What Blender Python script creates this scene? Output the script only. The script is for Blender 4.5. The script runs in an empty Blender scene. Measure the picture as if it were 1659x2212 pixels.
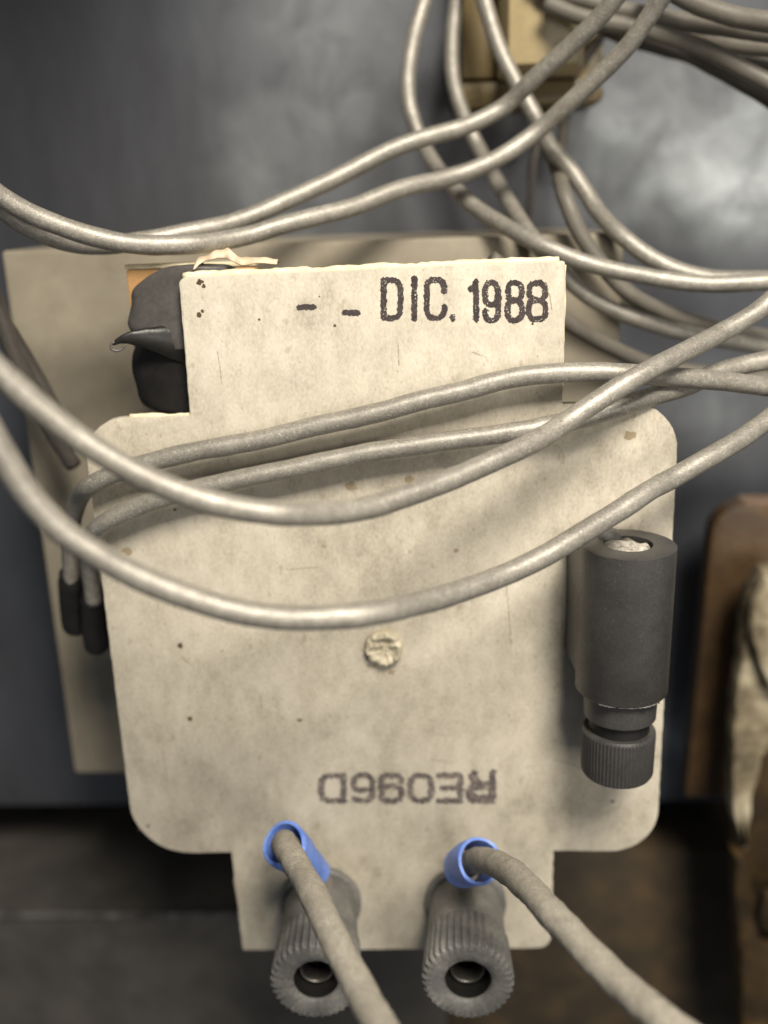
import bpy, bmesh, math, random
import numpy as np
from mathutils import Vector, Matrix, noise
random.seed(7)
S = 0.001                                    # everything below is measured in millimetres
scn = bpy.context.scene
col = scn.collection

# ------------------------------------------------------------------ camera
F = 2100.0; CU, CV = 829.5, 1106.0
def nrm(a): a = np.array(a, float); return a/np.linalg.norm(a)
dv = nrm((212, 6800, F)); Zw = -dv
Xw = np.array((51600, -960, -F), float); Xw = nrm(Xw - Xw.dot(dv)*dv); Yw = np.cross(Zw, Xw)
RT = np.array([Xw[0], Yw[0], Zw[0]]); DN = np.array([Xw[1], Yw[1], Zw[1]]); FW = np.array([Xw[2], Yw[2], Zw[2]])
CAM = np.array([0., -118., 30.])
cam = bpy.data.cameras.new("camera"); co = bpy.data.objects.new("camera", cam); col.objects.link(co)
m = Matrix(((RT[0], -DN[0], -FW[0]), (RT[1], -DN[1], -FW[1]), (RT[2], -DN[2], -FW[2])))
co.matrix_world = Matrix.Translation(Vector(CAM*S)) @ m.to_4x4()
cam.sensor_fit = 'VERTICAL'; cam.sensor_height = 36; cam.lens = F/2212*36
cam.clip_start = 0.005; cam.clip_end = 5
cam.dof.use_dof = True; cam.dof.focus_distance = 0.113; cam.dof.aperture_fstop = 11.5
scn.camera = co

# ------------------------------------------------------------------ world and lamps
w = bpy.data.worlds.new("World"); scn.world = w; w.use_nodes = True
w.node_tree.nodes['Background'].inputs[0].default_value = (0.80, 0.88, 1.0, 1)
w.node_tree.nodes['Background'].inputs[1].default_value = 0.11
def lamp(name, loc, target, size, power, color, sy=None):
    l = bpy.data.lights.new(name, 'AREA'); l.energy = power; l.size = size*S; l.color = color
    if sy: l.shape = 'RECTANGLE'; l.size_y = sy*S
    o = bpy.data.objects.new(name, l); col.objects.link(o)
    o.location = Vector(loc)*S
    o.rotation_euler = (Vector(target)-Vector(loc)).to_track_quat('-Z', 'Y').to_euler()
lamp("ceiling_lamp", (88, -262, 300), (-5, 0, -20), 125, 3.15, (1.0, 0.925, 0.81))
lamp("fill_lamp", (120, -260, 20), (-5, 0, -30), 90, 0.26, (1.0, 0.93, 0.83))  # added fill light, lifts the lower board from the front
scn.view_settings.view_transform = 'Standard'; scn.view_settings.look = 'None'
scn.view_settings.exposure = 0; scn.view_settings.gamma = 1

# ------------------------------------------------------------------ helpers
def ray(u, v): return FW + RT*((u-CU)/F) + DN*((v-CV)/F)
def P(u, v, y=0.0):
    r = ray(u, v); return CAM + r*((y-CAM[1])/r[1])
def Yat(u, v, z):                            # depth at which the line of sight meets height z
    r = ray(u, v); return (CAM + r*((z-CAM[2])/r[2]))[1]
def depth(p): return float((np.array(p)-CAM) @ FW)
LOC = {}
def link(name, me, mat, parent=None, origin=None, smooth=True, auto=None):
    o = bpy.data.objects.new(name, me); col.objects.link(o)
    if mat: me.materials.append(mat)
    base = np.array(LOC[parent.name]) if parent else np.array(origin if origin is not None else (0, 0, 0))
    me.transform(Matrix.Scale(S, 4) @ Matrix.Translation(-Vector(base)))
    if parent: o.parent = parent
    else: o.location = Vector(base)*S
    LOC[o.name] = tuple(base)
    if smooth:
        me.shade_smooth()
        if auto: me.set_sharp_from_angle(angle=math.radians(auto))
    return o
def pyd(name, V, Fc, mat, **k):
    me = bpy.data.meshes.new(name); me.from_pydata([tuple(map(float, v)) for v in V], [], Fc); me.update()
    bm = bmesh.new(); bm.from_mesh(me); bmesh.ops.recalc_face_normals(bm, faces=bm.faces); bm.to_mesh(me); bm.free()
    return link(name, me, mat, **k)
def tag(o, label=None, cat=None, group=None, kind=None):
    for k, v in (("label", label), ("category", cat), ("group", group), ("kind", kind)):
        if v: o[k] = v
    return o
def thing(name, loc, label, cat, group=None):
    o = bpy.data.objects.new(name, None); col.objects.link(o); o.location = Vector(loc)*S; o.empty_display_size = .005
    LOC[o.name] = tuple(loc); return tag(o, label, cat, group)

def prism(name, outline, y0, y1, mat, bev=0.25, **k):
    """outline: (x,z) polygon; front face y0, back y1, with a small bevel round both faces"""
    bm = bmesh.new()
    vs = [bm.verts.new((x, y0, z)) for x, z in outline]
    f = bm.faces.new(vs)
    r = bmesh.ops.extrude_face_region(bm, geom=[f])
    for e in r['geom']:
        if isinstance(e, bmesh.types.BMVert): e.co.y = y1
    bmesh.ops.recalc_face_normals(bm, faces=bm.faces)
    if bev:
        ed = [e for e in bm.edges if abs(e.verts[0].co.y-e.verts[1].co.y) < 1e-6]
        bmesh.ops.bevel(bm, geom=ed, offset=bev, segments=2, profile=.5, affect='EDGES')
    me = bpy.data.meshes.new(name); bm.to_mesh(me); bm.free()
    return link(name, me, mat, auto=35, **k)
def rounded(pts, n=8):
    """pts: (x,z,r) -> outline with rounded corners"""
    out = []; N = len(pts)
    for i in range(N):
        p = np.array(pts[i][:2], float); r = pts[i][2] if len(pts[i]) > 2 else 0
        if r <= 0: out.append(tuple(p)); continue
        a = nrm(np.array(pts[i-1][:2])-p); b = nrm(np.array(pts[(i+1) % N][:2])-p)
        ang = math.acos(np.clip(a @ b, -1, 1)); t = r/math.tan(ang/2)
        c = p + nrm(a+b)*(r/math.sin(ang/2)); s = p+a*t-c; e = p+b*t-c
        a0 = math.atan2(s[1], s[0]); a1 = math.atan2(e[1], e[0]); dd = (a1-a0+math.pi) % (2*math.pi)-math.pi
        for j in range(n+1): q = a0+dd*j/n; out.append((c[0]+r*math.cos(q), c[1]+r*math.sin(q)))
    return out
def rough_outline(o, amp, step=1.2, seed=0):
    out = []
    for i in range(len(o)):
        a = np.array(o[i]); b = np.array(o[(i+1) % len(o)]); L = np.linalg.norm(b-a); n = max(1, int(L/step))
        for j in range(n):
            p = a+(b-a)*j/n
            q = p + amp*np.array([noise.noise(Vector((p[0]*.9, p[1]*.9, seed))), noise.noise(Vector((p[0]*.9, p[1]*.9, seed+9)))])
            out.append(tuple(q))
    return out
def spline(pts, step=0.8):
    P4 = [np.array(p, float) for p in pts]; P4 = [2*P4[0]-P4[1]]+P4+[2*P4[-1]-P4[-2]]
    out = []
    for i in range(1, len(P4)-2):
        p0, p1, p2, p3 = P4[i-1:i+3]
        t0 = 0; t1 = t0+max(np.linalg.norm(p1-p0), 1e-4)**.5; t2 = t1+max(np.linalg.norm(p2-p1), 1e-4)**.5; t3 = t2+max(np.linalg.norm(p3-p2), 1e-4)**.5
        n = max(2, int(np.linalg.norm(p2-p1)/step))
        for j in range(n):
            t = t1+(t2-t1)*j/n
            A1 = (t1-t)/(t1-t0)*p0+(t-t0)/(t1-t0)*p1; A2 = (t2-t)/(t2-t1)*p1+(t-t1)/(t2-t1)*p2; A3 = (t3-t)/(t3-t2)*p2+(t-t2)/(t3-t2)*p3
            B1 = (t2-t)/(t2-t0)*A1+(t-t0)/(t2-t0)*A2; B2 = (t3-t)/(t3-t1)*A2+(t-t1)/(t3-t1)*A3
            out.append((t2-t)/(t2-t1)*B1+(t-t1)/(t2-t1)*B2)
    out.append(P4[-2]); return out
def smooth_path(c, it):
    c = np.array(c)
    for _ in range(it): c[1:-1] = (c[:-2]+2*c[1:-1]+c[2:])/4
    return list(c)
def tube_mesh(path, rad, seg=22, amp=0.03, seed=0, flat=1.0):     # flat: squash towards the board
    c = [np.array(p, float) for p in path]; n = len(c); V = []; Fc = []
    T = [nrm(c[min(i+1, n-1)]-c[max(i-1, 0)]) for i in range(n)]
    up = np.array([0, 0, 1.]); a = nrm(np.cross(T[0], up) if abs(T[0] @ up) < .95 else np.cross(T[0], (1, 0, 0)))
    for i in range(n):
        a = nrm(a-T[i]*(a @ T[i])); b = np.cross(T[i], a)
        r = rad(i/(n-1)) if callable(rad) else rad
        for k in range(seg):
            q = 2*math.pi*k/seg
            d = a*math.cos(q)*flat+b*math.sin(q)
            p = c[i]+d*r
            if amp: p = p + d*amp*(noise.noise(Vector((p[0]*.35, p[1]*.35+seed, p[2]*.35)))*1.6+noise.noise(Vector((p[0]*1.7, p[1]*1.7+seed, p[2]*1.7)))*.8)
            V.append(p)
    for i in range(n-1):
        for k in range(seg):
            k2 = (k+1) % seg; Fc.append((i*seg+k, i*seg+k2, (i+1)*seg+k2, (i+1)*seg+k))
    Fc.append(tuple(range(seg))[::-1]); Fc.append(tuple((n-1)*seg+k for k in range(seg)))
    return V, Fc
def lathe(profile, axis0, axis1, seg=48, knurl=None, teeth=0):
    """profile: (t in mm along axis from axis0, r). knurl(i) -> depth of the grooves on ring i"""
    a0 = np.array(axis0, float); T = nrm(np.array(axis1, float)-a0)
    a = nrm(np.cross(T, (1, 0, 0)) if abs(T[0]) < .9 else np.cross(T, (0, 0, 1))); b = np.cross(T, a)
    V = []; Fc = []; n = len(profile)
    for i, (t, r) in enumerate(profile):
        for k in range(seg):
            q = 2*math.pi*k/seg; rr = r
            if knurl and knurl(i): rr = r - knurl(i)*(0.5+0.5*math.cos(q*teeth))
            V.append(a0+T*t+(a*math.cos(q)+b*math.sin(q))*rr)
    for i in range(n-1):
        for k in range(seg):
            k2 = (k+1) % seg; Fc.append((i*seg+k, i*seg+k2, (i+1)*seg+k2, (i+1)*seg+k))
    Fc.append(tuple(range(seg))); Fc.append(tuple((n-1)*seg+k for k in range(seg)))
    return V, Fc

# ------------------------------------------------------------------ materials
def lin(c): return tuple(((x/255)/12.92 if x/255 <= .04045 else ((x/255+.055)/1.055)**2.4) for x in c)+(1,)
def mat(name, colors, rough=.6, layers=((.12, .5),), fine=(2.5, .25), bump=.1, bscale=4., metal=0., spec=.5, rvar=.15, stretch=(1, 1, 1), speck=None, stains=()):
    """colors: list of (pos, rgb255); layers: (scale per mm, weight) noises mixed into the ramp factor; speck: (scale, threshold, rgb, amount)"""
    m = bpy.data.materials.new(name); m.use_nodes = True; nt = m.node_tree; N = nt.nodes; L = nt.links
    b = N['Principled BSDF']; tc = N.new('ShaderNodeTexCoord'); mp = N.new('ShaderNodeMapping')
    mp.inputs['Scale'].default_value = (1/S*stretch[0], 1/S*stretch[1], 1/S*stretch[2]); L.new(tc.outputs['Object'], mp.inputs[0])
    def nz(scale, detail=4, rough_=.55, off=0):
        n = N.new('ShaderNodeTexNoise'); n.inputs['Scale'].default_value = scale; n.inputs['Detail'].default_value = detail
        n.inputs['Roughness'].default_value = rough_
        if off:
            mm = N.new('ShaderNodeVectorMath'); mm.operation = 'ADD'; mm.inputs[1].default_value = (off, off*.7, -off); L.new(mp.outputs[0], mm.inputs[0]); L.new(mm.outputs[0], n.inputs['Vector'])
        else: L.new(mp.outputs[0], n.inputs['Vector'])
        return n.outputs[0]
    def math_(op, a, b_):
        n = N.new('ShaderNodeMath'); n.operation = op
        for i, x in enumerate((a, b_)):
            if isinstance(x, (int, float)): n.inputs[i].default_value = x
            else: L.new(x, n.inputs[i])
        return n.outputs[0]
    acc = None
    for i, (sc, wt) in enumerate(tuple(layers)+((fine[0], fine[1]),)):
        t = math_('MULTIPLY', math_('SUBTRACT', nz(sc, off=i*13.7), .5), wt*2)
        acc = t if acc is None else math_('ADD', acc, t)
    fac = math_('ADD', acc, .5)
    r = N.new('ShaderNodeValToRGB'); L.new(fac, r.inputs[0]); e = r.color_ramp.elements
    while len(e) < len(colors): e.new(.5)
    for i, (p, c) in enumerate(colors): e[i].position = p; e[i].color = lin(c)
    out = r.outputs[0]
    if speck:
        for j, (sc, th, rgb, am) in enumerate(speck):
            q = N.new('ShaderNodeValToRGB'); L.new(nz(sc, 3, .6, off=31+j*17), q.inputs[0])
            q.color_ramp.elements[0].position = th; q.color_ramp.elements[0].color = (0, 0, 0, 1); q.color_ramp.elements[1].position = min(1, th+.08); q.color_ramp.elements[1].color = (am, am, am, 1)
            mx = N.new('ShaderNodeMix'); mx.data_type = 'RGBA'; L.new(q.outputs[0], mx.inputs[0]); L.new(out, mx.inputs[6]); mx.inputs[7].default_value = lin(rgb); out = mx.outputs[2]
    L.new(out, b.inputs['Base Color'])
    b.inputs['Metallic'].default_value = metal; b.inputs['Specular IOR Level'].default_value = spec
    L.new(math_('ADD', math_('MULTIPLY', math_('SUBTRACT', nz(fine[0]*.6, off=5), .5), rvar*2), rough), b.inputs['Roughness'])
    if bump:
        bp = N.new('ShaderNodeBump'); bp.inputs['Strength'].default_value = bump; bp.inputs['Distance'].default_value = .0002
        L.new(nz(bscale, 5, .65, off=3), bp.inputs['Height']); L.new(bp.outputs[0], b.inputs['Normal'])
    return m
M = {}
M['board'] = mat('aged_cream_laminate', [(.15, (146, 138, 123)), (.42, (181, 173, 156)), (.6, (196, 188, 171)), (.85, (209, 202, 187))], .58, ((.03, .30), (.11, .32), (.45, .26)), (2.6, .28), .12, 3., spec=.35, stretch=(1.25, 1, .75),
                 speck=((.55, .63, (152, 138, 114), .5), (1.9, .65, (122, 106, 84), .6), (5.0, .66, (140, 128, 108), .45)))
M['board_edge'] = mat('pale_cut_edge', [(.2, (205, 190, 150)), (.8, (240, 230, 200))], .6, ((.4, .4),), (2., .2), .2)
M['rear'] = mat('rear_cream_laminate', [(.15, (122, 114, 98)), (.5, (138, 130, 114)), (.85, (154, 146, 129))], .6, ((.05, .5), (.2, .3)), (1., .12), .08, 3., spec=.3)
M['tan'] = mat('orange_tan_phenolic', [(.2, (160, 118, 70)), (.8, (198, 158, 108))], .5, ((.2, .4),), (1.5, .2), .1)
M['cable'] = mat('dusty_grey_cable_sheath', [(.2, (118, 114, 105)), (.5, (144, 139, 129)), (.8, (176, 171, 160))], .43, ((.1, .3), (.9, .25)), (3.4, .34), .25, 6., spec=.9, rvar=.2, metal=.32,
                 speck=((2.8, .63, (78, 70, 60), .6), (4.6, .60, (226, 222, 210), .6)))
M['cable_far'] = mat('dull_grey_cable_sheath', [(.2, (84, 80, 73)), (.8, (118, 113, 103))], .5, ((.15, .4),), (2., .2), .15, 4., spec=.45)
M['cable_dark'] = mat('dark_and_shaded_cable_sheath', [(.2, (58, 54, 50)), (.8, (84, 79, 73))], .45, ((.15, .4),), (2., .2), .15, 4., spec=.5)
M['lead'] = mat('dust_coated_brown_lead', [(.15, (118, 112, 101)), (.5, (148, 142, 130)), (.85, (178, 172, 160))], .74, ((.2, .22), (1.1, .25)), (5., .5), .5, 8., spec=.3, rvar=.1,
                speck=((6., .62, (206, 200, 186), .6), (3.4, .66, (86, 77, 64), .6)))
M['black'] = mat('black_moulded_plastic', [(.2, (50, 49, 48)), (.8, (76, 74, 72))], .40, ((.25, .4),), (3., .3), .16, 9., spec=.45, speck=((4.5, .65, (120, 116, 110), .6),))
M['sock'] = mat('dusty_grey_socket_plastic', [(.15, (78, 78, 76)), (.5, (100, 99, 96)), (.85, (134, 131, 124))], .45, ((.3, .5),), (2.5, .3), .25, 7., spec=.45, speck=((3.6, .68, (160, 152, 138), .5),))
M['rubber'] = mat('lit_black_tape', [(.2, (56, 53, 51)), (.8, (98, 94, 91))], .36, ((.2, .5),), (1.5, .2), .12, 2., spec=.5)  # lighter tape copy, the lit upper lobe put into the colour
M['tape_dark'] = mat('black_and_shaded_tape', [(.2, (22, 21, 20)), (.8, (36, 34, 33))], .38, ((.2, .5),), (1.5, .2), .12, 2., spec=.35)  # darker tape copy, shade of flap and lower wrap put into the colour
M['metal'] = mat('dull_nickel', [(.2, (84, 82, 78)), (.8, (136, 132, 126))], .38, ((.5, .4),), (3., .2), .1, metal=.9)
M['solder'] = mat('chalky_white_solder', [(.3, (110, 106, 98)), (.65, (206, 200, 188))], .5, ((.8, .4),), (3., .3), .4, 3.)
M['void'] = mat('dark_socket_bore', [(.2, (14, 13, 12)), (.8, (24, 22, 20))], .6, bump=0)
M['blue'] = mat('blue_marker_sleeve', [(.2, (78, 108, 190)), (.5, (102, 134, 212)), (.85, (138, 164, 226))], .42, ((.3, .4),), (2.5, .25), .12, 5., spec=.5)
M['ink'] = mat('black_stamp_ink', [(.2, (48, 42, 42)), (.8, (84, 76, 74))], .7, ((.6, .4),), (4., .4), 0, spec=.2)
M['ink_faded'] = mat('faded_purple_black_stamp_ink', [(.2, (66, 58, 58)), (.5, (92, 84, 82)), (.8, (122, 113, 106))], .75, ((.3, .5),), (4., .4), 0, spec=.2)
M['dirt'] = mat('brown_dirt', [(.2, (58, 46, 30)), (.8, (96, 80, 56))], .9, bump=.2)
M['wall'] = mat('blue_grey_stained_steel', [(.12, (54, 54, 57)), (.40, (70, 71, 76)), (.60, (84, 87, 93)), (.88, (108, 112, 119))], .46, ((.011, .40), (.035, .26), (.12, .10)), (.6, .06), .1, 1., metal=.3, spec=.5, rvar=.08, stretch=(1.5, 1, .45))
def corrosion_and_pale_spots(m, spots, rgb):
    """whitish corroded blooms and plain paler patches with ragged noise edges; spots: (x, z, rx, rz, strength) in mm from the wall's own origin"""
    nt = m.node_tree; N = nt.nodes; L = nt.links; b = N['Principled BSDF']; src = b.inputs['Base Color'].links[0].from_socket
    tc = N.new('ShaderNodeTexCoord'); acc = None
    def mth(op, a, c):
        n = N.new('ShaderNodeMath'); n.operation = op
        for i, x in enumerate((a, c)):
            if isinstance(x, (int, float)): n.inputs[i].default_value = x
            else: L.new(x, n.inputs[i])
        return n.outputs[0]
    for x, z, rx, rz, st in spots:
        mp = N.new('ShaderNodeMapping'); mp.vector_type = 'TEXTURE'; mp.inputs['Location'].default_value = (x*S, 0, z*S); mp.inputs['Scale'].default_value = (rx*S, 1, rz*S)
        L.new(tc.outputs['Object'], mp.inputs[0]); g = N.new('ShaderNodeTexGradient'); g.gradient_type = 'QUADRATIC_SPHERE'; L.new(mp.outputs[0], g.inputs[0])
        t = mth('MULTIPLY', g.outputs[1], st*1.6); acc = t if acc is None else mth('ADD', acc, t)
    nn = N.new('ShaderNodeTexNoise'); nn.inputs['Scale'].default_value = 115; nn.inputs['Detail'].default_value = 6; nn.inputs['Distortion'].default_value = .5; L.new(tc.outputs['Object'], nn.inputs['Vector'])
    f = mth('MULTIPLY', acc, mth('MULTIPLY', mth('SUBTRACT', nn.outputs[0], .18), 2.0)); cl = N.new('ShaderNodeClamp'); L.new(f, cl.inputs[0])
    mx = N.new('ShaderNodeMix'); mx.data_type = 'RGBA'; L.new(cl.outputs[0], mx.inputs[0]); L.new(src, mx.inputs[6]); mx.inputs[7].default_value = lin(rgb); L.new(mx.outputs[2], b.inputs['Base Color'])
M['shelf'] = mat('worn_grey_brown_steel', [(.15, (58, 57, 56)), (.5, (80, 77, 73)), (.85, (102, 97, 90))], .5, ((.03, .5), (.12, .3)), (.9, .12), .1, 1., metal=.3)
M['worn_edge'] = mat('bare_worn_steel_edge', [(.35, (80, 77, 73)), (.75, (150, 147, 143))], .35, ((.09, .5), (.4, .4)), (2., .2), .1, 1., metal=.6)
M['rust'] = mat('brown_stained_steel', [(.2, (38, 32, 24)), (.5, (60, 50, 35)), (.85, (92, 72, 46))], .7, ((.03, .5), (.12, .4)), (.9, .12), .1, 1.)
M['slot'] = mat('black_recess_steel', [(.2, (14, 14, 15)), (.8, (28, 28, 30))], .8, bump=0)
M['brown'] = mat('brown_phenolic_board', [(.2, (38, 28, 15)), (.5, (66, 48, 26)), (.85, (96, 72, 40))], .5, ((.05, .5), (.2, .3)), (1., .15), .1)
M['lit_pink_edge'] = mat('lit_pinkish_board_edge', [(.2, (92, 74, 60)), (.8, (132, 110, 92))], .6, ((.3, .4),), (1., .2), .1)
M['torn'] = mat('grimy_torn_cream_paper', [(.25, (66, 57, 42)), (.48, (126, 115, 92)), (.75, (188, 178, 152))], .7, ((.05, .6), (.2, .35)), (.9, .15), .3, 1.)
M['olive'] = mat('olive_brown_varnished_board', [(.2, (30, 24, 14)), (.5, (58, 45, 26)), (.85, (104, 78, 42))], .45, ((.06, .6), (.2, .3)), (.9, .15), .2, 1.)
M['amber'] = mat('yellowed_capacitor_shell', [(.2, (146, 131, 98)), (.5, (174, 157, 120)), (.85, (196, 181, 146))], .35, ((.06, .5),), (.8, .12), .1, 1., spec=.5)
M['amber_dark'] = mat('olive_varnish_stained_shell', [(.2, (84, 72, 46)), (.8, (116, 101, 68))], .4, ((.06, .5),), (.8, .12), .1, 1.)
M['tape'] = mat('pinkish_masking_tape', [(.2, (196, 172, 142)), (.8, (230, 208, 182))], .6, ((.4, .5),), (2., .2), .2)

# ------------------------------------------------------------------ setting: cabinet wall, recess, shelf
def quad_box(name, x0, x1, y0, y1, z0, z1, mt, bev=.4, kind='structure', **k):
    o = prism(name, [(x0, z0), (x1, z0), (x1, z1), (x0, z1)], y0, y1, mt, bev, **k)
    if kind: tag(o, kind=kind)
    return o
YW = 62.0
zwall = P(300, 1742, YW)[2]
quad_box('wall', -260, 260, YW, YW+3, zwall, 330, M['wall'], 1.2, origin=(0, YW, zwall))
def wl(u, v): p = P(u, v, YW); return p[0], p[2]-zwall
corrosion_and_pale_spots(M['wall'], [wl(1330, 300)+(18, 12, .6), wl(1500, 430)+(34, 17, .65), wl(1640, 330)+(24, 24, .7), wl(1420, 160)+(22, 16, .35), wl(1560, 900)+(22, 16, .3), wl(720, 110)+(34, 60, .26), wl(560, 380)+(20, 24, .18), wl(1455, 1600)+(13, 16, .55)], (180, 186, 188))  # corroded blooms at the upper right, plain paler patches elsewhere
zr_ = 118.0
quad_box('added_shade_panel', -260, -17, -22, YW-.4, zr_, zr_+3, M['wall'], .8, origin=(-17, -22, zr_))  # added panel out of view, shades the upper left of the wall
YS = 48.0
zs = P(300, 1976, YS)[2]; yb = Yat(300, 1858, zs)
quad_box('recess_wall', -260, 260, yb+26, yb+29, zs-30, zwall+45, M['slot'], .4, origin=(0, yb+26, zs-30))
xs = P(968, 2190, YS)[0]
quad_box('shelf', -260, xs, YS, yb+26, zs-150, zs, M['shelf'], .5, origin=(0, YS, zs-150))
pyd('shelf_edge', *(lambda q: q)(tube_mesh([(-260+i*4, YS+.2, zs-.25) for i in range(int((xs+259)/4))], .8, 10, .15)), M['worn_edge'], origin=(0, YS, zs))['kind'] = 'structure'
quad_box('shelf', xs+.6, 260, YS+12, yb+26, zs-150, zs+P(1300, 1925, YS+12)[2]-P(1300, 1976, YS+12)[2], M['rust'], .5, origin=(xs, YS+12, zs-150))

# ------------------------------------------------------------------ yellowed capacitor hanging on the wall at the top
c = thing('capacitor', P(1150, 120, 56), 'yellowed translucent block capacitor fixed to the grey wall behind the upper cables', 'capacitor')
def xz(u, v, y): p = P(u, v, y); return p[0], p[2]
yc = 50
x0, zb = xz(992, 236, yc); x1, _ = xz(1302, 236, yc); xm, _ = xz(1088, 100, yc); xr, _ = xz(1238, 100, yc); zc = xz(1100, 168, yc)[1]
prism('body', rounded([(xm-1, zc-.2), (xr+.8, zc-.2), (xr+.8, 150), (xm-1, 150)]), yc-9, YW-.5, M['amber'], 4.0, parent=c)
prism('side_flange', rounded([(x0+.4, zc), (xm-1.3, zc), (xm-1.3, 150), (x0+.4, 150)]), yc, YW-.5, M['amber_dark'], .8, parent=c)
prism('side_flange', rounded([(xr+1.1, zc-2), (x1, zc-2), (x1, 150), (xr+1.1, 150)]), yc+1, YW-.5, M['amber'], .8, parent=c)
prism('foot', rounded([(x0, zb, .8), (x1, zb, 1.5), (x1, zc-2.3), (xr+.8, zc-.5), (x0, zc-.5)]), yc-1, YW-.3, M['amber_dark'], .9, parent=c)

# ------------------------------------------------------------------ rear board (deep cream casing behind the front board)
YR = 28.0
lx0, ztop = xz(2, 518, YR); lx1, _ = xz(700, 1000, YR); rx, _ = xz(1340, 700, YR); zbot = xz(142, 1671, YR)[1]; lxa = xz(2, 540, YR)[0]
yrb = Yat(800, 497, xz(800, 518, YR)[1])
rc = thing('rear_casing', (0, YR, zbot), 'deep plain cream casing standing behind the stamped front board', 'casing')
ztop = xz(800, 518, YR)[1]
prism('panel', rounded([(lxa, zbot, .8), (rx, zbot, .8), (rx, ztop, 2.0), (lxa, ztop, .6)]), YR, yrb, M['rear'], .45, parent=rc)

# middle orange-tan board
YM = 7.5
x0, zt = xz(271, 574, YM); xb, zb = xz(290, 884, YM); x1, _ = xz(560, 700, YM)
mb = thing('tan_board', (x0, YM, zb), 'orange tan board with a pale top edge between the casing and the stamped tongue', 'board')
prism('panel', rounded([(x0, zb, 1.5), (x1, zb, .3), (x1, zt-.5, .3), (x0, zt-.5, .3)]), YM, YM+1.8, M['tan'], .15, parent=mb)
prism('top_edge', rounded([(x0-.1, zt-.45), (x1, zt-.45), (x1, zt+.1), (x0-.1, zt+.1)]), YM-.2, YM+2.4, M['board_edge'], .12, parent=mb)

# ------------------------------------------------------------------ front board
FB = thing('terminal_board', (-5, 0, -74), 'cream board stamped DIC. 1988 and RE096D with a black barrel and two grey sockets', 'terminal board')
o = rounded([(-28.75, 6.55, 0), (-28.65, 23.3, .9), (17.15, 23.9, .35), (17.2, 6.9, 0), (31.4, 6.9, 6.2), (31.9, -57.3, 6.4), (17.5, -57.2, 0), (17.5, -73.9, 2.0), (-28.1, -74.3, .5),
             (-28.45, -57.2, 0), (-42.4, -57.4, 8.2), (-42.4, 6.3, 5.2)], 10)
o = rough_outline(o, .10, 1.0)
prism('panel', o, 0, 1.5, M['board'], .13, parent=FB)
# pale worn edge strips, with the lit board edges put into their colour
ed = [(-28.2+i*.62, 0.62+.05*noise.noise(Vector((i*.5, 1, 0))), 23.33+.6*(i*.62)/45.8+.06*noise.noise(Vector((i*.9, 0, 0)))) for i in range(73)]
pyd('worn_lit_edge', *tube_mesh(ed, lambda t: .50, 8, .16, 3), M['board_edge'], parent=FB)
ed = [(17.12, .7, 23.4-i*.8) for i in range(20)]
pyd('worn_lit_edge', *tube_mesh(ed, lambda t: .22, 8, .14, 5), M['board_edge'], parent=FB)
ed = [(-36.5+i*.7, .75, 6.45) for i in range(12)]
pyd('worn_lit_edge', *tube_mesh(ed, lambda t: .32, 8, .12, 8), M['board_edge'], parent=FB)

# stamped lettering as thin ink on the board face
def sup(cx, cy, rx, ry, a0=0, a1=360, n=28, p=2.6):
    out = []
    for i in range(n+1):
        q = math.radians(a0+(a1-a0)*i/n); c_, s_ = math.cos(q), math.sin(q)
        out.append((cx+rx*math.copysign(abs(c_)**(2/p), c_), cy+ry*math.copysign(abs(s_)**(2/p), s_)))
    return out
GL = {
 'D': [[(0, 0), (0, 1)], [(0, 0), (.42, 0)]+sup(.42, .30, .58, .30, -90, 0, 8)+sup(.42, .70, .58, .30, 0, 90, 8)+[(0, 1)]],
 'I': [[(.5, 0), (.5, 1)]],
 'C': [[(1, .30)]+sup(.5, .27, .5, .27, 0, -180, 14)+sup(.5, .73, .5, .27, 180, 0, 14)+[(1, .70)]],
 '1': [[(0, .2), (.45, .12), (.75, .0), (.8, 1)]],
 '9': [sup(.5, .29, .5, .29), [(1, .29), (1, .74)]+sup(.5, .74, .5, .26, 0, 180, 12)],
 '8': [sup(.5, .235, .46, .235), sup(.5, .735, .5, .265)],
 'R': [[(0, 0), (0, 1)], [(0, 0), (.6, 0)]+sup(.6, .26, .4, .26, -90, 90, 8)+[(0, .52)], [(.5, .52), (.8, .66), (.85, 1)]],
 'E': [[(0, 0), (0, 1)], [(0, 0), (1, 0)], [(0, .5), (.85, .5)], [(0, 1), (1, 1)]],
 '0': [sup(.5, .5, .5, .5)],
 '6': [sup(.5, .70, .5, .30), [(0, .70), (0, .30)]+sup(.5, .28, .5, .28, 180, 330, 12)],
}
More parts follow.
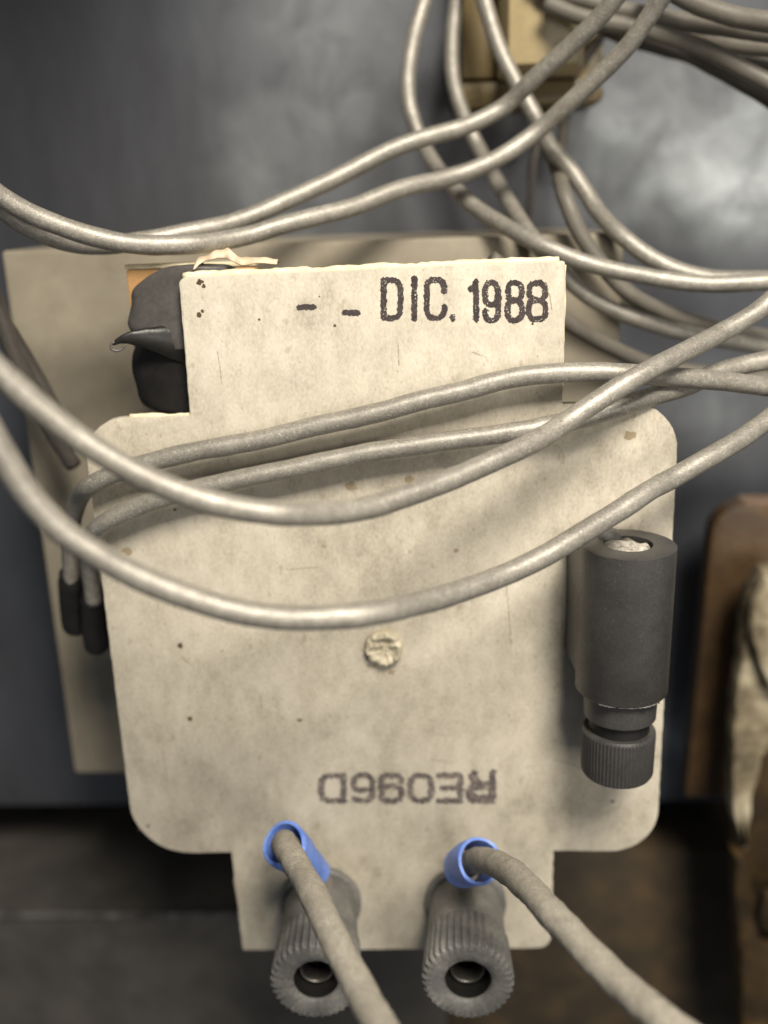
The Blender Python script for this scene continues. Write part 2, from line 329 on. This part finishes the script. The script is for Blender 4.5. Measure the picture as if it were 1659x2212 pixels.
def stamp(name, strokes, width, mt, rough_amp, void, parent, y=-.02, cell=.055, seed=0):
    """strokes: polylines in photo units lying on the board; width in mm"""
    S2 = [np.array([[P(u, v)[0], P(u, v)[2]] for u, v in s]) for s in strokes]
    allp = np.vstack(S2); x0, z0 = allp.min(0)-1; x1, z1 = allp.max(0)+1
    nx = int((x1-x0)/cell); nz_ = int((z1-z0)/cell)
    gx, gz = np.meshgrid(x0+(np.arange(nx)+.5)*cell, z0+(np.arange(nz_)+.5)*cell, indexing='ij')
    D = np.full(gx.shape, 9.)
    for s in S2:
        if len(s) == 1: s = np.vstack([s, s+1e-3])
        for a, b in zip(s[:-1], s[1:]):
            d = b-a; L2 = max(d @ d, 1e-9); t = np.clip(((gx-a[0])*d[0]+(gz-a[1])*d[1])/L2, 0, 1)
            D = np.minimum(D, np.hypot(gx-a[0]-t*d[0], gz-a[1]-t*d[1]))
    idx = np.argwhere(D < width/2+rough_amp)
    V = {}; Fc = []; VL = []
    def vi(i, j):
        if (i, j) not in V: V[(i, j)] = len(VL); VL.append((x0+i*cell, y, z0+j*cell))
        return V[(i, j)]
    for i, j in idx:
        X, Zz = gx[i, j], gz[i, j]
        e = rough_amp*(noise.noise(Vector((X*2.2, Zz*2.2, seed)))+.8*noise.noise(Vector((X*6, Zz*6, seed+4))))
        if D[i, j] > width/2+e: continue
        q = noise.noise(Vector((X*1.3, Zz*1.3, seed+7)))*.5+noise.noise(Vector((X*7, Zz*7, seed+8)))
        if q > void: continue
        Fc.append((vi(i, j), vi(i+1, j), vi(i+1, j+1), vi(i, j+1)))
    pyd(name, VL, Fc, mt, parent=parent, smooth=False)
def glyph(ch, x0, x1, y0, y1, rot=False, shear=0.0):
    out = []
    for s in GL[ch]:
        out.append([((x1-a*(x1-x0)) if rot else (x0+a*(x1-x0)), (y1-b*(y1-y0)) if rot else (y0+b*(y1-y0))) for a, b in s])
    return out
st = []
for ch, a, b, t, q in (('D', 829, 865, 605, 687), ('I', 889, 901, 602, 688), ('C', 922, 960, 604, 687), ('1', 1016, 1032, 609, 690), ('9', 1048, 1076, 611, 692), ('8', 1096, 1128, 611, 692), ('8', 1142, 1179, 611, 690)):
    st += glyph(ch, a, b, t, q)
st += [[(978, 686)], [(977.5, 685), (979, 687)]]
stamp('date_stamp', st, .72, M['ink'], .12, .56, FB, seed=1)
stamp('date_stamp', [[(646, 664), (677, 663)], [(744, 676), (773, 676)]], .70, M['ink'], .12, .72, FB, seed=2)
st = []
for ch, a, b in (('D', 694, 742), ('6', 764, 804), ('9', 823, 866), ('0', 885, 932), ('E', 949, 994), ('R', 1012, 1062)):
    st += glyph(ch, a, b, 1677+(a-694)*.0-2, 1730, rot=True)
# the right end of the stamp was struck twice
st += [[(u+5, v-4) for u, v in s] for s in glyph('R', 1012, 1060, 1672, 1726, rot=True)[:3]]
stamp('code_stamp', st, .92, M['ink_faded'], .28, .36, FB, seed=3)

# pits and dirt specks
def speckle(u, v, r, seed, name='pit', mt='dirt', parent=FB):
    p = P(u, v); V = [(p[0], -.015, p[2])]; n = 14
    for k in range(n):
        q = 2*math.pi*k/n; rr = r*(1+.7*noise.noise(Vector((math.cos(q)*1.3, math.sin(q)*1.3, seed))))
        V.append((p[0]+rr*math.cos(q), -.028, p[2]+rr*math.sin(q)*.85))
    pyd(name, V, [(0, 1+k, 1+(k+1) % n) for k in range(n)], M[mt], parent=parent, smooth=False)
for i, (u, v, r) in enumerate(((390, 1395, .40), (410, 1552, .42), (320, 1784, .26), (1323, 1731, .28), (648, 1556, .30), (432, 609, .42), (440, 618, .25), (430, 680, .34), (437, 672, .2), (300, 1792, .14),
                               (723, 703, .2), (560, 690, .16), (690, 640, .1), (1150, 700, .16), (378, 1101, .2), (480, 1406, .12), (1100, 1545, .12), (1200, 1600, .1))):
    speckle(u, v, r, i*3.1)

M['scratch'] = mat('grey_scratch', [(.2, (134, 123, 104)), (.8, (170, 159, 138))], .8)
for i, q in enumerate([[(392, 1420), (402, 1428), (418, 1438)], [(1180, 610), (1188, 640), (1192, 668)], [(560, 1500), (566, 1530)], [(1020, 760), (1050, 772)], [(470, 760), (476, 800), (479, 830)], [(930, 1640), (980, 1648)], [(1196, 1640), (1240, 1652), (1262, 1664)],
  [(1092, 1250), (1100, 1330), (1104, 1390)], [(350, 1620), (362, 1690)], [(860, 740), (862, 790)], [(1296, 1760), (1340, 1742)], [(620, 1230), (690, 1225)], [(1108, 1994), (1126, 1994)], [(505, 1900), (516, 1960)]]):
    stamp('scratch', [q], .11, M['scratch'], .05, 9, FB, cell=.05, seed=9+i)
M['stain'] = mat('faint_brown_spot', [(.2, (138, 122, 96)), (.8, (168, 153, 126))], .7, ((.8, .5),), (2., .3), .2)
for i, (u, v, r) in enumerate(((758, 1050, .75), (885, 1036, .55), (275, 1190, .7), (1360, 940, .7), (985, 1190, .35), (1280, 1620, .4), (700, 1180, .3), (845, 1452, .5), (808, 1440, .35))): speckle(u, v, r, 40+i*2.3, 'brown_spot', 'stain')
# rivet with a crumpled rim
rv = P(830, 1397); V = []; Fc = []; NR, NS = 13, 44
prof = [(2.5, 0), (2.52, .5), (2.4, .95), (2.15, 1.2), (1.85, 1.25), (1.6, 1.05), (1.3, .8), (1.0, .72), (.7, .7), (.45, .68), (.2, .68), (.08, .68), (.0, .68)]
for i, (r, h) in enumerate(prof):
    for k in range(NS):
        q = 2*math.pi*k/NS; cx, cz = math.cos(q), math.sin(q)
        nn = noise.noise(Vector((cx*r*1.3+3, cz*r*1.3, 2))); n2 = noise.noise(Vector((cx*r*2.6, cz*r*2.6, 8)))
        rr = r*(1+.07*nn*(r > 1)); hh = h*(1+.55*nn+.5*n2)
        V.append((rv[0]+cx*rr, -max(hh, 0) if i else .02, rv[2]+cz*rr))
for i in range(NR-1):
    for k in range(NS): k2 = (k+1) % NS; Fc.append((i*NS+k, i*NS+k2, (i+1)*NS+k2, (i+1)*NS+k))
pyd('rivet', V, Fc, mat('pale_plastic_rivet', [(.2, (158, 148, 124)), (.8, (200, 191, 168))], .45, ((.5, .5),), (2., .2), .2, 3., spec=.55), parent=FB)

# ------------------------------------------------------------------ black barrel connector
YB = -7.6; RB = 5.65
top = P(1357, 1174, YB); ax = np.array([top[0], YB, top[2]]); dn = np.array([-.004, 0, -1.]); end = ax+dn*40
def barrel(t): return ax+nrm(dn)*t
bl = 19.0
V, Fc = lathe([(0.0, 2.9), (0, RB-.25), (.12, RB), (bl-.25, RB), (bl, RB-.2), (bl, 4.4), (1.6, 2.9)], ax, end, 72)
Fc = Fc[:-2]+[tuple(range(72)) if False else tuple(6*72+k for k in range(72))]
Fc += [(6*72+k, 6*72+(k+1) % 72, (k+1) % 72, k) for k in range(72)]
bc = pyd('barrel_connector', V, Fc, M['black'], parent=FB, auto=40)
zt_, zb_ = ax[2], ax[2]-18.5
xl, xt, xr_ = ax[0]-RB-.35, ax[0]-RB-.01, ax[0]+3.2
za, zc_, zd = zt_-.9, zb_+1.6, zb_-.5
V = [(xt, YB, za), (xr_, YB, za), (xr_, -.05, za), (xl, -.05, za), (xt, YB, zc_), (xr_, YB, zd), (xr_, -.05, zd), (xl, -.05, zc_), (xt+1.3, YB, zd), (xl+1.3, -.05, zd)]
pyd('bracket', V, [(0, 1, 2, 3), (0, 3, 7, 4), (4, 7, 9, 8), (8, 9, 6, 5), (0, 4, 8, 5, 1), (3, 2, 6, 9, 7), (1, 5, 6, 2)], M['black'], parent=bc, smooth=False)
V, Fc = lathe([(0, 4.55), (3.6, 4.45), (3.8, 4.2)], barrel(bl-.05), barrel(40), 60); pyd('collar', V, Fc, M['black'], parent=bc, auto=40)
V, Fc = lathe([(0, 3.75), (2.6, 3.75)], barrel(bl+3.7), barrel(40), 48); pyd('neck', V, Fc, M['void'], parent=bc, auto=40)
kn = [(0, 4.1), (0, 4.35), (.3, 4.55), (.6, 4.6), (5.9, 4.55), (6.3, 4.3), (6.3, 3.0)]
V, Fc = lathe(kn, barrel(bl+5.5), barrel(40), 300, lambda i: .16 if 3 <= i <= 4 else 0, 60)
pyd('knurled_cap', V, Fc, M['black'], parent=bc, auto=50)
V, Fc = lathe([(0, 2.9), (-.8, 2.75), (-1.0, 1.6), (-1.1, .6), (-1.1, .05)], barrel(1.3), barrel(40), 40)
V = [np.array(v)+np.array([-.5, -.1, .25])+.55*np.array([noise.noise(Vector(v)*.8), 0, noise.noise(Vector(v)*.9+Vector((3, 3, 3)))]) for v in V]
pyd('solder_blob', V, Fc, M['solder'], parent=bc)
pyd('wire_end', *tube_mesh(spline([barrel(1)+np.array([-1.5, 1.2, 0]), barrel(.25)+np.array([-1.6, 2.2, 0]), barrel(.1)+np.array([-1.9, 3.4, 0]), barrel(.5)+np.array([-2.2, 4.4, 0])], .3), lambda t: 1.25*(1-.5*abs(2*t-1)), 12, .35), M['sock'], parent=bc)
# ragged moulding flash under the barrel
fl = [barrel(bl)+np.array([(RB-.2)*math.cos(math.radians(a)), (RB-.2)*math.sin(math.radians(a)), .05*math.sin(a)]) for a in range(-130, -45, 3)]
pyd('moulding_flash', *tube_mesh(fl, .10, 6, .12, 2), M['sock'], parent=bc)

# ------------------------------------------------------------------ grey jack sockets
def jack(bu, bv, tu, tv, L, seed):
    b = P(bu, bv, 0); t = P(tu, tv, -L); T = nrm(t-b)
    sc = 1.0
    V, Fc = lathe([(-.05, 5.85), (1.0, 5.85), (1.25, 5.6), (1.25, 3)], b, t, 64); base = pyd('jack_socket', V, Fc, M['sock'], parent=FB, auto=40)
    V, Fc = lathe([(1.2, 5.0), (1.8, 5.2), (8.6, 5.35), (8.8, 5.05), (8.8, 2)], b, t, 64); pyd('collar', V, Fc, M['sock'], parent=base, auto=40)
    Lc = L+.2
    prof = [(8.9, 4.6), (8.9, 5.35), (9.2, 5.65), (11, 5.75), (Lc-1.6, 5.95), (Lc-.35, 5.98), (Lc, 5.55), (Lc+.05, 4.3), (Lc-.1, 3.25), (Lc-.45, 2.95), (Lc-5.5, 2.8)]
    V, Fc = lathe(prof, b, t, 288, lambda i: {2: .25, 3: .5, 4: .55, 5: .5, 6: .22}.get(i, 0)*.8, 36)
    V = [np.array(v)+T*(.10*noise.noise(Vector(v)*1.4+Vector((seed, 0, 0)))) for v in V]
    cap = pyd('knurled_cap', V, Fc[:-1], M['sock'], parent=base, auto=50)
    V, Fc = lathe([(Lc-5.4, 2.85), (Lc-5.6, .1)], b, t, 40); pyd('bore', V, Fc, M['void'], parent=base)
    pr = [(Lc-4.8, 2.35), (Lc-2.6, 2.35), (Lc-2.35, 2.2), (Lc-2.6, 2.0), (Lc-4.8, 1.95)]
    V, Fc = lathe(pr, b, t, 48); pyd('contact_sleeve', V, Fc[:-2], M['metal'], parent=base)
    # dark bore lining
    V, Fc = lathe([(Lc-.55, 2.90), (Lc-5.4, 2.72)], b, t, 48); pyd('bore_lining', V, Fc[:-2], M['void'], parent=base)
    return b, T
jack(694, 1944, 683, 2120, 16, 1)
jack(1005, 1944, 1011, 2120, 16, 5)

# ------------------------------------------------------------------ blue sleeves and the two leads
def sleeve(pa, pb, r0, r1, label):
    a = np.array(pa); b = np.array(pb); T = nrm(b-a); L = np.linalg.norm(b-a)
    path = [a+(b-a)*i/14 for i in range(15)]
    wall = .44
    rr = [(i/14) for i in range(15)]
    prof = [(0, r0-wall), (0.0, r0-.05), (.1, r0)]+[(L*i/8, r0+(r1-r0)*i/8) for i in range(1, 9)]+[(L, r1-wall)]+[(L*(8-i)/8, r0+(r1-r0)*(8-i)/8-wall) for i in range(1, 8)]+[(.0, r0-wall)]
    V, Fc = lathe(prof, a, b, 56); Fc = Fc[:-2]
    out = []
    for v in V:
        v = np.array(v); q = noise.noise(Vector(v)*.25+Vector((r0, 2, 1)))
        out.append(v+.5*q*nrm(v-(a+T*((v-a) @ T)))+T*.25*noise.noise(Vector(v)*.4))
    ob = pyd('cable_sleeve', out, Fc, M['blue'], origin=a, auto=60)
    tag(ob, label, 'sleeve')
sleeve(P(614, 1821, -11.5), P(676, 1885, -6.0), 2.95, 2.35, 'loose open-ended blue sleeve leaning over the lead of the left grey socket')
sleeve(P(1034, 1859, -11.5), P(997, 1872, -6.6), 2.85, 2.7, 'short round blue collar sleeve over the curved lead of the right grey socket')
lp = [P(696, 1908, -2.5), P(681, 1889, -5.4), P(648, 1855, -8.6), P(618, 1824, -11.6), P(613, 1822, -14), P(625, 1842, -18.5), P(655, 1893, -24), P(684, 1947, -30), P(736, 2056, -37), P(793, 2165, -43), P(840, 2250, -48), P(880, 2320, -52)]
o = pyd('lead', *tube_mesh(smooth_path(spline(lp, .35), 10), 1.58, 30, .10, 2), M['lead'], origin=lp[0]); tag(o, 'dusty brown lead dropping straight down in front of the left grey socket', 'cable')
lp = [P(1012, 1893, -2), P(996, 1876, -5.2), P(1014, 1865, -9), P(1036, 1857, -12.2), P(1060, 1861, -16), P(1090, 1876, -21), P(1136, 1912, -27), P(1187, 1968, -32), P(1226, 2011, -35), P(1327, 2114, -41), P(1428, 2200, -46), P(1560, 2300, -50)]
o = pyd('lead', *tube_mesh(smooth_path(spline(lp, .35), 8), 1.62, 30, .10, 4), M['lead'], origin=lp[0]); tag(o, 'dusty brown lead curving away to the lower right corner from the right grey socket', 'cable')

# ------------------------------------------------------------------ cables
def cable(pts, label, mt='cable', d=2.4, group=None, seed=None, name='cable', sm=10):
    p3 = [P(u, v, y) for u, v, y in pts]
    path = smooth_path(spline(p3, .7), sm)
    seed = len(bpy.data.objects)*1.7
    path = [p+.07*np.array([noise.noise(Vector(p)*.11+Vector((seed, 0, 0))), noise.noise(Vector(p)*.11+Vector((0, seed, 0))), 2*noise.noise(Vector(p)*.13+Vector((0, 0, seed)))]) for p in path]
    o = pyd(name, *tube_mesh(path, d/2, 24, .045, seed), M[mt], origin=p3[0])
    return tag(o, label, 'cable', group)
def inter(pts, ys):
    """pts with u,v; ys: list of (u, y) knots along the list index"""
    return [(u, v, float(np.interp(i, [k for k, _ in ys], [y for _, y in ys]))) for i, (u, v) in enumerate(pts)]
# A upper front loop
cable(inter([(-60, 375), (0, 424), (60, 460), (130, 490), (200, 511), (300, 529), (400, 529), (500, 517), (650, 476), (768, 446), (875, 405), (983, 381), (1090, 333), (1165, 279), (1251, 204), (1359, 97), (1432, -10), (1490, -100)],
            [(0, -2), (1, 0), (6, 7), (11, 26), (13, 28), (17, 16)]), 'long pale cable sagging just above the board top, nearer of the upper pair', d=2.4)
cable(inter([(-60, 400), (0, 448), (60, 492), (130, 521), (200, 531), (300, 524), (400, 503), (520, 475), (640, 425), (768, 362), (849, 322), (929, 295), (1010, 271), (1090, 231), (1144, 177), (1224, 107), (1305, 27), (1370, -60)],
            [(0, 1), (1, 3), (6, 13), (9, 24), (13, 30), (17, 20)]), 'grey cable tucked behind the sagging front one, then rising above it to the capacitor', d=2.4)
# C, D, E, F
cable(inter([(940, -70), (918, 0), (894, 81), (881, 161), (884, 231), (908, 301), (945, 365), (983, 408), (1037, 456), (1101, 494), (1171, 532), (1251, 564), (1332, 585), (1412, 600), (1530, 614), (1659, 609), (1760, 600)],
            [(0, 46), (5, 42), (8, 28), (10, 20), (14, 16), (16, 14)]), 'grey cable hanging from the top, leftmost of three, bending right past the board corner', d=2.3)
cable(inter([(1000, -70), (986, 0), (977, 81), (977, 161), (994, 231), (1031, 312), (1063, 376), (1101, 440), (1140, 500), (1185, 560), (1240, 618), (1300, 658), (1400, 698), (1520, 728), (1659, 750), (1760, 760)],
            [(0, 48), (5, 46), (8, 26), (9, 22), (12, 22), (15, 28)]), 'grey cable hanging over the capacitor edge, middle of three, ending behind the stamped 1988 corner', d=2.3)
cable(inter([(1020, -80), (1047, 0), (1069, 81), (1101, 156), (1138, 220), (1165, 263), (1181, 306), (1241, 376), (1284, 446), (1348, 516), (1439, 575), (1520, 600), (1659, 604), (1760, 600)],
            [(0, 42), (5, 38), (8, 30), (9, 24), (13, 18)]), 'pale cable crossing the face of the yellowed capacitor, then sweeping down right', d=2.4)
cable(inter([(1160, 262), (1181, 306), (1204, 365), (1222, 430), (1250, 500), (1289, 560), (1350, 630), (1430, 672), (1520, 700), (1600, 720), (1659, 735), (1760, 750)],
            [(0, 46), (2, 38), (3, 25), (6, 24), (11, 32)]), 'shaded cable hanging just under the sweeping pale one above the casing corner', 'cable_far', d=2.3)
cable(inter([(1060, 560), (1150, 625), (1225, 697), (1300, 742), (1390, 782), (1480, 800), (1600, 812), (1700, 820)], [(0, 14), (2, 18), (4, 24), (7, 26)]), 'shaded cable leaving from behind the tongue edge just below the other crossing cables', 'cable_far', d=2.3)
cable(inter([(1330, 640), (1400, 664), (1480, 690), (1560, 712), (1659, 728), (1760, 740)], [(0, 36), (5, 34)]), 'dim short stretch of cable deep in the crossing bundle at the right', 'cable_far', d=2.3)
cable(inter([(1300, 70), (1245, 120), (1205, 190), (1176, 268), (1154, 333), (1146, 430), (1139, 480), (1134, 560)], [(0, 52), (7, 54)]), 'thin dark wire hanging against the grey wall right of the capacitor middle', 'cable_dark', d=1.3)
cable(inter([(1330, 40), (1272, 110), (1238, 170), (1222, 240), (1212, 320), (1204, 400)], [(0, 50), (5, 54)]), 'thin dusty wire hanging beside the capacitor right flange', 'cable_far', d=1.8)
# top right bundle
B = 'bundle of cables in the top corner'
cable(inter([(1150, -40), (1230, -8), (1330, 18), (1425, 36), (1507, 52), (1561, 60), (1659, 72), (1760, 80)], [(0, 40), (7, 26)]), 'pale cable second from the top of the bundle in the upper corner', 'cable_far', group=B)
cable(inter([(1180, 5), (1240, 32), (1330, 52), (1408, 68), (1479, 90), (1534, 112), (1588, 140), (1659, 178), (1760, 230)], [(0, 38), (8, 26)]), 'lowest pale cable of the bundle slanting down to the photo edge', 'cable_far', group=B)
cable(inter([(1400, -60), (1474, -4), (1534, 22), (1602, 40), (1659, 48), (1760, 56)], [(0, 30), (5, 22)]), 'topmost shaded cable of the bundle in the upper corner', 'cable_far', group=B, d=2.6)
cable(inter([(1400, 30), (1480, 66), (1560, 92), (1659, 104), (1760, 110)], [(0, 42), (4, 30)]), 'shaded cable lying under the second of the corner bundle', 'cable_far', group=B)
cable(inter([(1380, 40), (1480, 84), (1570, 120), (1659, 140), (1760, 150)], [(0, 44), (4, 34)]), 'dark cable in the middle of the corner bundle', 'cable_dark', group=B)
cable(inter([(1280, 30), (1380, 74), (1480, 112), (1570, 160), (1659, 212), (1760, 280)], [(0, 44), (5, 36)]), 'dark cable along the underside of the corner bundle', 'cable_dark', group=B)
cable(inter([(1180, -20), (1260, 30), (1340, 78), (1420, 100), (1520, 128)], [(0, 48), (3, 46)]), 'short dark cable behind the crossing of the two long ones', 'cable_dark', group=B)
# M, N across the board
cable(inter([(155, 1262), (153, 1190), (156, 1130), (170, 1078), (198, 1047), (248, 1021), (331, 996), (430, 973), (549, 953), (700, 915), (800, 895), (900, 868), (1000, 845), (1100, 817), (1152, 808), (1281, 803), (1345, 806), (1453, 815), (1550, 822), (1659, 835), (1760, 850)],
            [(0, 9), (1, 7), (3, 1.5), (4, -2.6), (6, -3), (10, -3.2), (16, -2.6), (18, 2), (20, 6)]), 'upper of two cables hugging the board below the date, hooked round its edge', sm=6)
cable(inter([(204, 1300), (194, 1230), (191, 1180), (205, 1148), (231, 1125), (281, 1102), (347, 1078), (463, 1048), (549, 1030), (600, 1018), (700, 998), (800, 977), (1000, 948), (1152, 926), (1260, 904), (1345, 878), (1410, 855), (1474, 838), (1530, 812), (1590, 792), (1659, 778), (1760, 760)],
            [(0, 7), (2, 3.2), (3, -1.8), (4, -3), (7, -3), (13, -2.8), (16, 0), (19, 6), (21, 8)]), 'lower of two cables hugging the board, coming round its edge under the other', sm=6)
# K, L front loops
cable(inter([(-60, 745), (0, 808), (66, 864), (132, 920), (198, 963), (265, 1006), (331, 1039), (397, 1066), (480, 1090), (600, 1111), (700, 1111), (800, 1096), (900, 1065), (1000, 1026), (1097, 981), (1165, 951), (1232, 907), (1300, 861), (1368, 817), (1436, 781), (1503, 748), (1571, 710), (1622, 683), (1659, 656), (1730, 590)],
            [(0, -35), (3, -33), (9, -31), (13, -18), (16, -9), (18, -7), (21, 2), (24, 5)]), 'thick pale front cable sagging across the middle, upper of the two front loops')
cable(inter([(-50, 880), (0, 972), (33, 1030), (99, 1119), (198, 1191), (298, 1247), (397, 1287), (496, 1316), (600, 1334), (700, 1336), (800, 1325), (950, 1292), (1097, 1239), (1199, 1188), (1266, 1147), (1334, 1107), (1400, 1060), (1436, 1042), (1537, 985), (1605, 944), (1659, 907), (1740, 830)],
            [(0, -38), (3, -37), (8, -34), (10, -32), (12, -21), (14, -16), (17, -9), (21, 2)]), 'lowest pale front cable sagging over the rivet and touching the black barrel')
# cables at the left edge, their shade put into a dark sheath colour
cable(inter([(-60, 540), (-10, 650), (37, 782), (82, 868), (115, 935), (160, 1005)], [(0, 8), (5, 17)]), 'shaded cable dropping in from the edge to a cut end, nearer of two', 'cable_dark', d=2.3, sm=6)
cable(inter([(-50, 610), (18, 710), (66, 790), (112, 875), (140, 950), (150, 1000)], [(0, 14), (5, 21)]), 'shaded cable running behind its twin toward the casing edge', 'cable_dark', d=2.1, sm=6)
# dark plugs under the hooked cables
def plug(pts, r, label):
    p3 = [P(*q) for q in pts]
    o = pyd('cable_plug', *tube_mesh(spline(p3, .6), lambda t: r*(.86+.16*min(1, t*6))*(1 if t < .93 else 1-(t-.93)*5), 20, .1, r), M['tape_dark'], origin=p3[0]); tag(o, label, 'plug')
plug([(155, 1235, 9), (158, 1300, 10.5), (166, 1362, 12)], 1.95, 'shorter dark rubber plug on the hooked cable beside the board edge')
plug([(203, 1270, 7.5), (204, 1340, 8.5), (210, 1405, 9.5)], 1.8, 'longer dark rubber plug half hidden behind the board edge')

# ------------------------------------------------------------------ taped component in the notch
tp = thing('taped_component', P(350, 880, 4), 'black tape wrapped lump with a curled pointed flap in the notch of the board', 'component')
def lump(name, rows, yc, sq, seed, mt='rubber'):
    V = []; Fc = []; n = 48
    rows = [tuple(q) for q in smooth_path(spline(rows, 3.0), 6)]
    for v, uc, ru in rows:
        c0 = P(uc, v, yc); r = ru/17.0
        for k in range(n):
            q = 2*math.pi*k/n; s = 1+.10*noise.noise(Vector((math.cos(q)*1.5+seed, math.sin(q)*1.5, v*.02)))
            V.append((c0[0]+r*s*math.cos(q), yc+sq*min(1, r/4)*s*math.sin(q), c0[2]))
    for i in range(len(rows)-1):
        for k in range(n): k2 = (k+1) % n; Fc.append((i*n+k, i*n+k2, (i+1)*n+k2, (i+1)*n+k))
    Fc += [tuple(range(n)), tuple((len(rows)-1)*n+k for k in range(n))]
    return pyd(name, V, Fc, M[mt], parent=tp)
lump('upper_wrap', [(570, 430, 20), (576, 425, 70), (590, 418, 90), (612, 410, 106), (640, 404, 118), (670, 400, 123), (700, 398, 120), (725, 398, 104), (745, 402, 76), (758, 405, 40)], 4.2, 2.5, 1)
lump('lower_wrap', [(690, 405, 50), (715, 402, 96), (745, 400, 112), (785, 400, 116), (830, 403, 112), (860, 406, 104), (880, 409, 90), (891, 412, 50)], 4.6, 2.2, 4, 'tape_dark')
fp = spline([P(430, 745, 3.2), P(380, 740, 2.6), P(340, 734, 1.5), P(305, 730, .6), P(275, 731, .0), P(255, 737, -.3), P(244, 745, -.5)], .2)
pyd('tape_flap', *tube_mesh(fp, lambda t: 3.0*(1-t)**.95+.12, 20, .06, 1, .42), M['tape_dark'], parent=tp)
fp = spline([P(247, 738, -.6), P(240, 744, -.7), P(241, 754, -.7), P(252, 758, -.6), P(263, 754, -.4), P(270, 745, -.2)], .15)
pyd('tape_curl', *tube_mesh(fp, .16, 10, 0), M['rubber'], parent=tp)
# curl of masking tape on top of the tongue
V = []; Fc = []
pts = [P(420, 577, 2.2), P(440, 560, 3), P(462, 552, 2.6), P(485, 549, 3.4), (P(505, 556, 2.6)), P(525, 566, 3.6), P(560, 562, 3), P(600, 566, 3.2)]
sp = spline(pts, .3)
for i, p in enumerate(sp):
    k = noise.noise(Vector((i*.23, 0, 0))); h = .9*(1-abs(i/len(sp)-.4))
    V += [p+np.array([0, -.9, -h*.4]), p+np.array([0, .2, h*.7+.5*k]), p+np.array([0, 1.4, h*.1-.5*k])]
for i in range(len(sp)-1):
    for k in range(2): Fc.append((i*3+k, i*3+k+1, i*3+k+4, i*3+k+3))
tc = pyd('tape_scrap', V, Fc, M['tape'], origin=pts[0]); tag(tc, 'crumpled pinkish scrap of tape lying on top of the date tongue', 'tape')
sd = tc.modifiers.new('t', 'SOLIDIFY'); sd.thickness = .00015

# ------------------------------------------------------------------ things at the right edge
yb_ = 44.0
bx0, _ = xz(1483, 1690, yb_); _, bzt = xz(1600, 1092, yb_); _, bzb = xz(1500, 1722, yb_); bx00, _ = xz(1545, 1180, yb_); bx1 = P(1900, 1300, yb_)[0]
bb = thing('brown_board', (bx0, yb_, bzb), 'upright brown board with a rounded corner and lit pinkish top edge near the photo edge', 'board')
prism('panel', rounded([(bx0, bzb, .5), (bx1, bzb, .5), (bx1, bzt, 1), (bx00-.6, bzt, 5.5)]), yb_, yb_+4.5, M['brown'], .4, parent=bb)
prism('top_edge', rounded([(bx00+4.2, bzt-.6, .2), (bx1, bzt-.6, .2), (bx1, bzt+.35, .2), (bx00+4.8, bzt+.35, .3)]), yb_+.6, yb_+5.4, M['lit_pink_edge'], .2, parent=bb)  # light on the top edge put into a paler pinkish colour
yt = 32.0
def poly(name, uv, y0, y1, mt, bev, par, seed=0, amp=.5):
    return prism(name, rough_outline([xz(u, v, y0) for u, v in uv][::-1], amp, 2.0, seed), y0, y1, M[mt], bev, parent=par)
tb = thing('side_block', P(1640, 2200, yt), 'grimy cream and brown block with torn paper facing cut off by the photo edge', 'block')
poly('paper_facing', [(1720, 1225), (1650, 1236), (1618, 1282), (1606, 1350), (1600, 1430), (1590, 1520), (1582, 1640), (1583, 1760), (1600, 1830), (1616, 1850), (1630, 1720), (1652, 1640), (1720, 1560)], yt, yt+5, 'torn', 1.2, tb, 1)
poly('paper_lump', [(1740, 1245), (1655, 1250), (1628, 1300), (1622, 1380), (1640, 1440), (1665, 1500), (1740, 1520)], yt-3, yt-.2, 'torn', 1.4, tb, 3)
poly('board_back', [(1760, 1560), (1630, 1600), (1598, 1800), (1590, 1850), (1596, 2030), (1604, 2300), (1760, 2330)], yt+5.3, yt+11, 'olive', .8, tb, 5)
poly('frame_strip', [(1606, 1830), (1588, 1845), (1590, 1960), (1600, 2060), (1606, 2300), (1760, 2300), (1760, 2060), (1645, 2040), (1638, 1960), (1622, 1900)], yt+1, yt+5, 'olive', .8, tb, 8)
poly('orange_glow_piece', [(1740, 1930), (1655, 1935), (1643, 1975), (1650, 2010), (1740, 2025)], yt-1.5, yt+.7, 'olive', .6, tb, 11)  # orange glow on the block put in as a solid brown piece
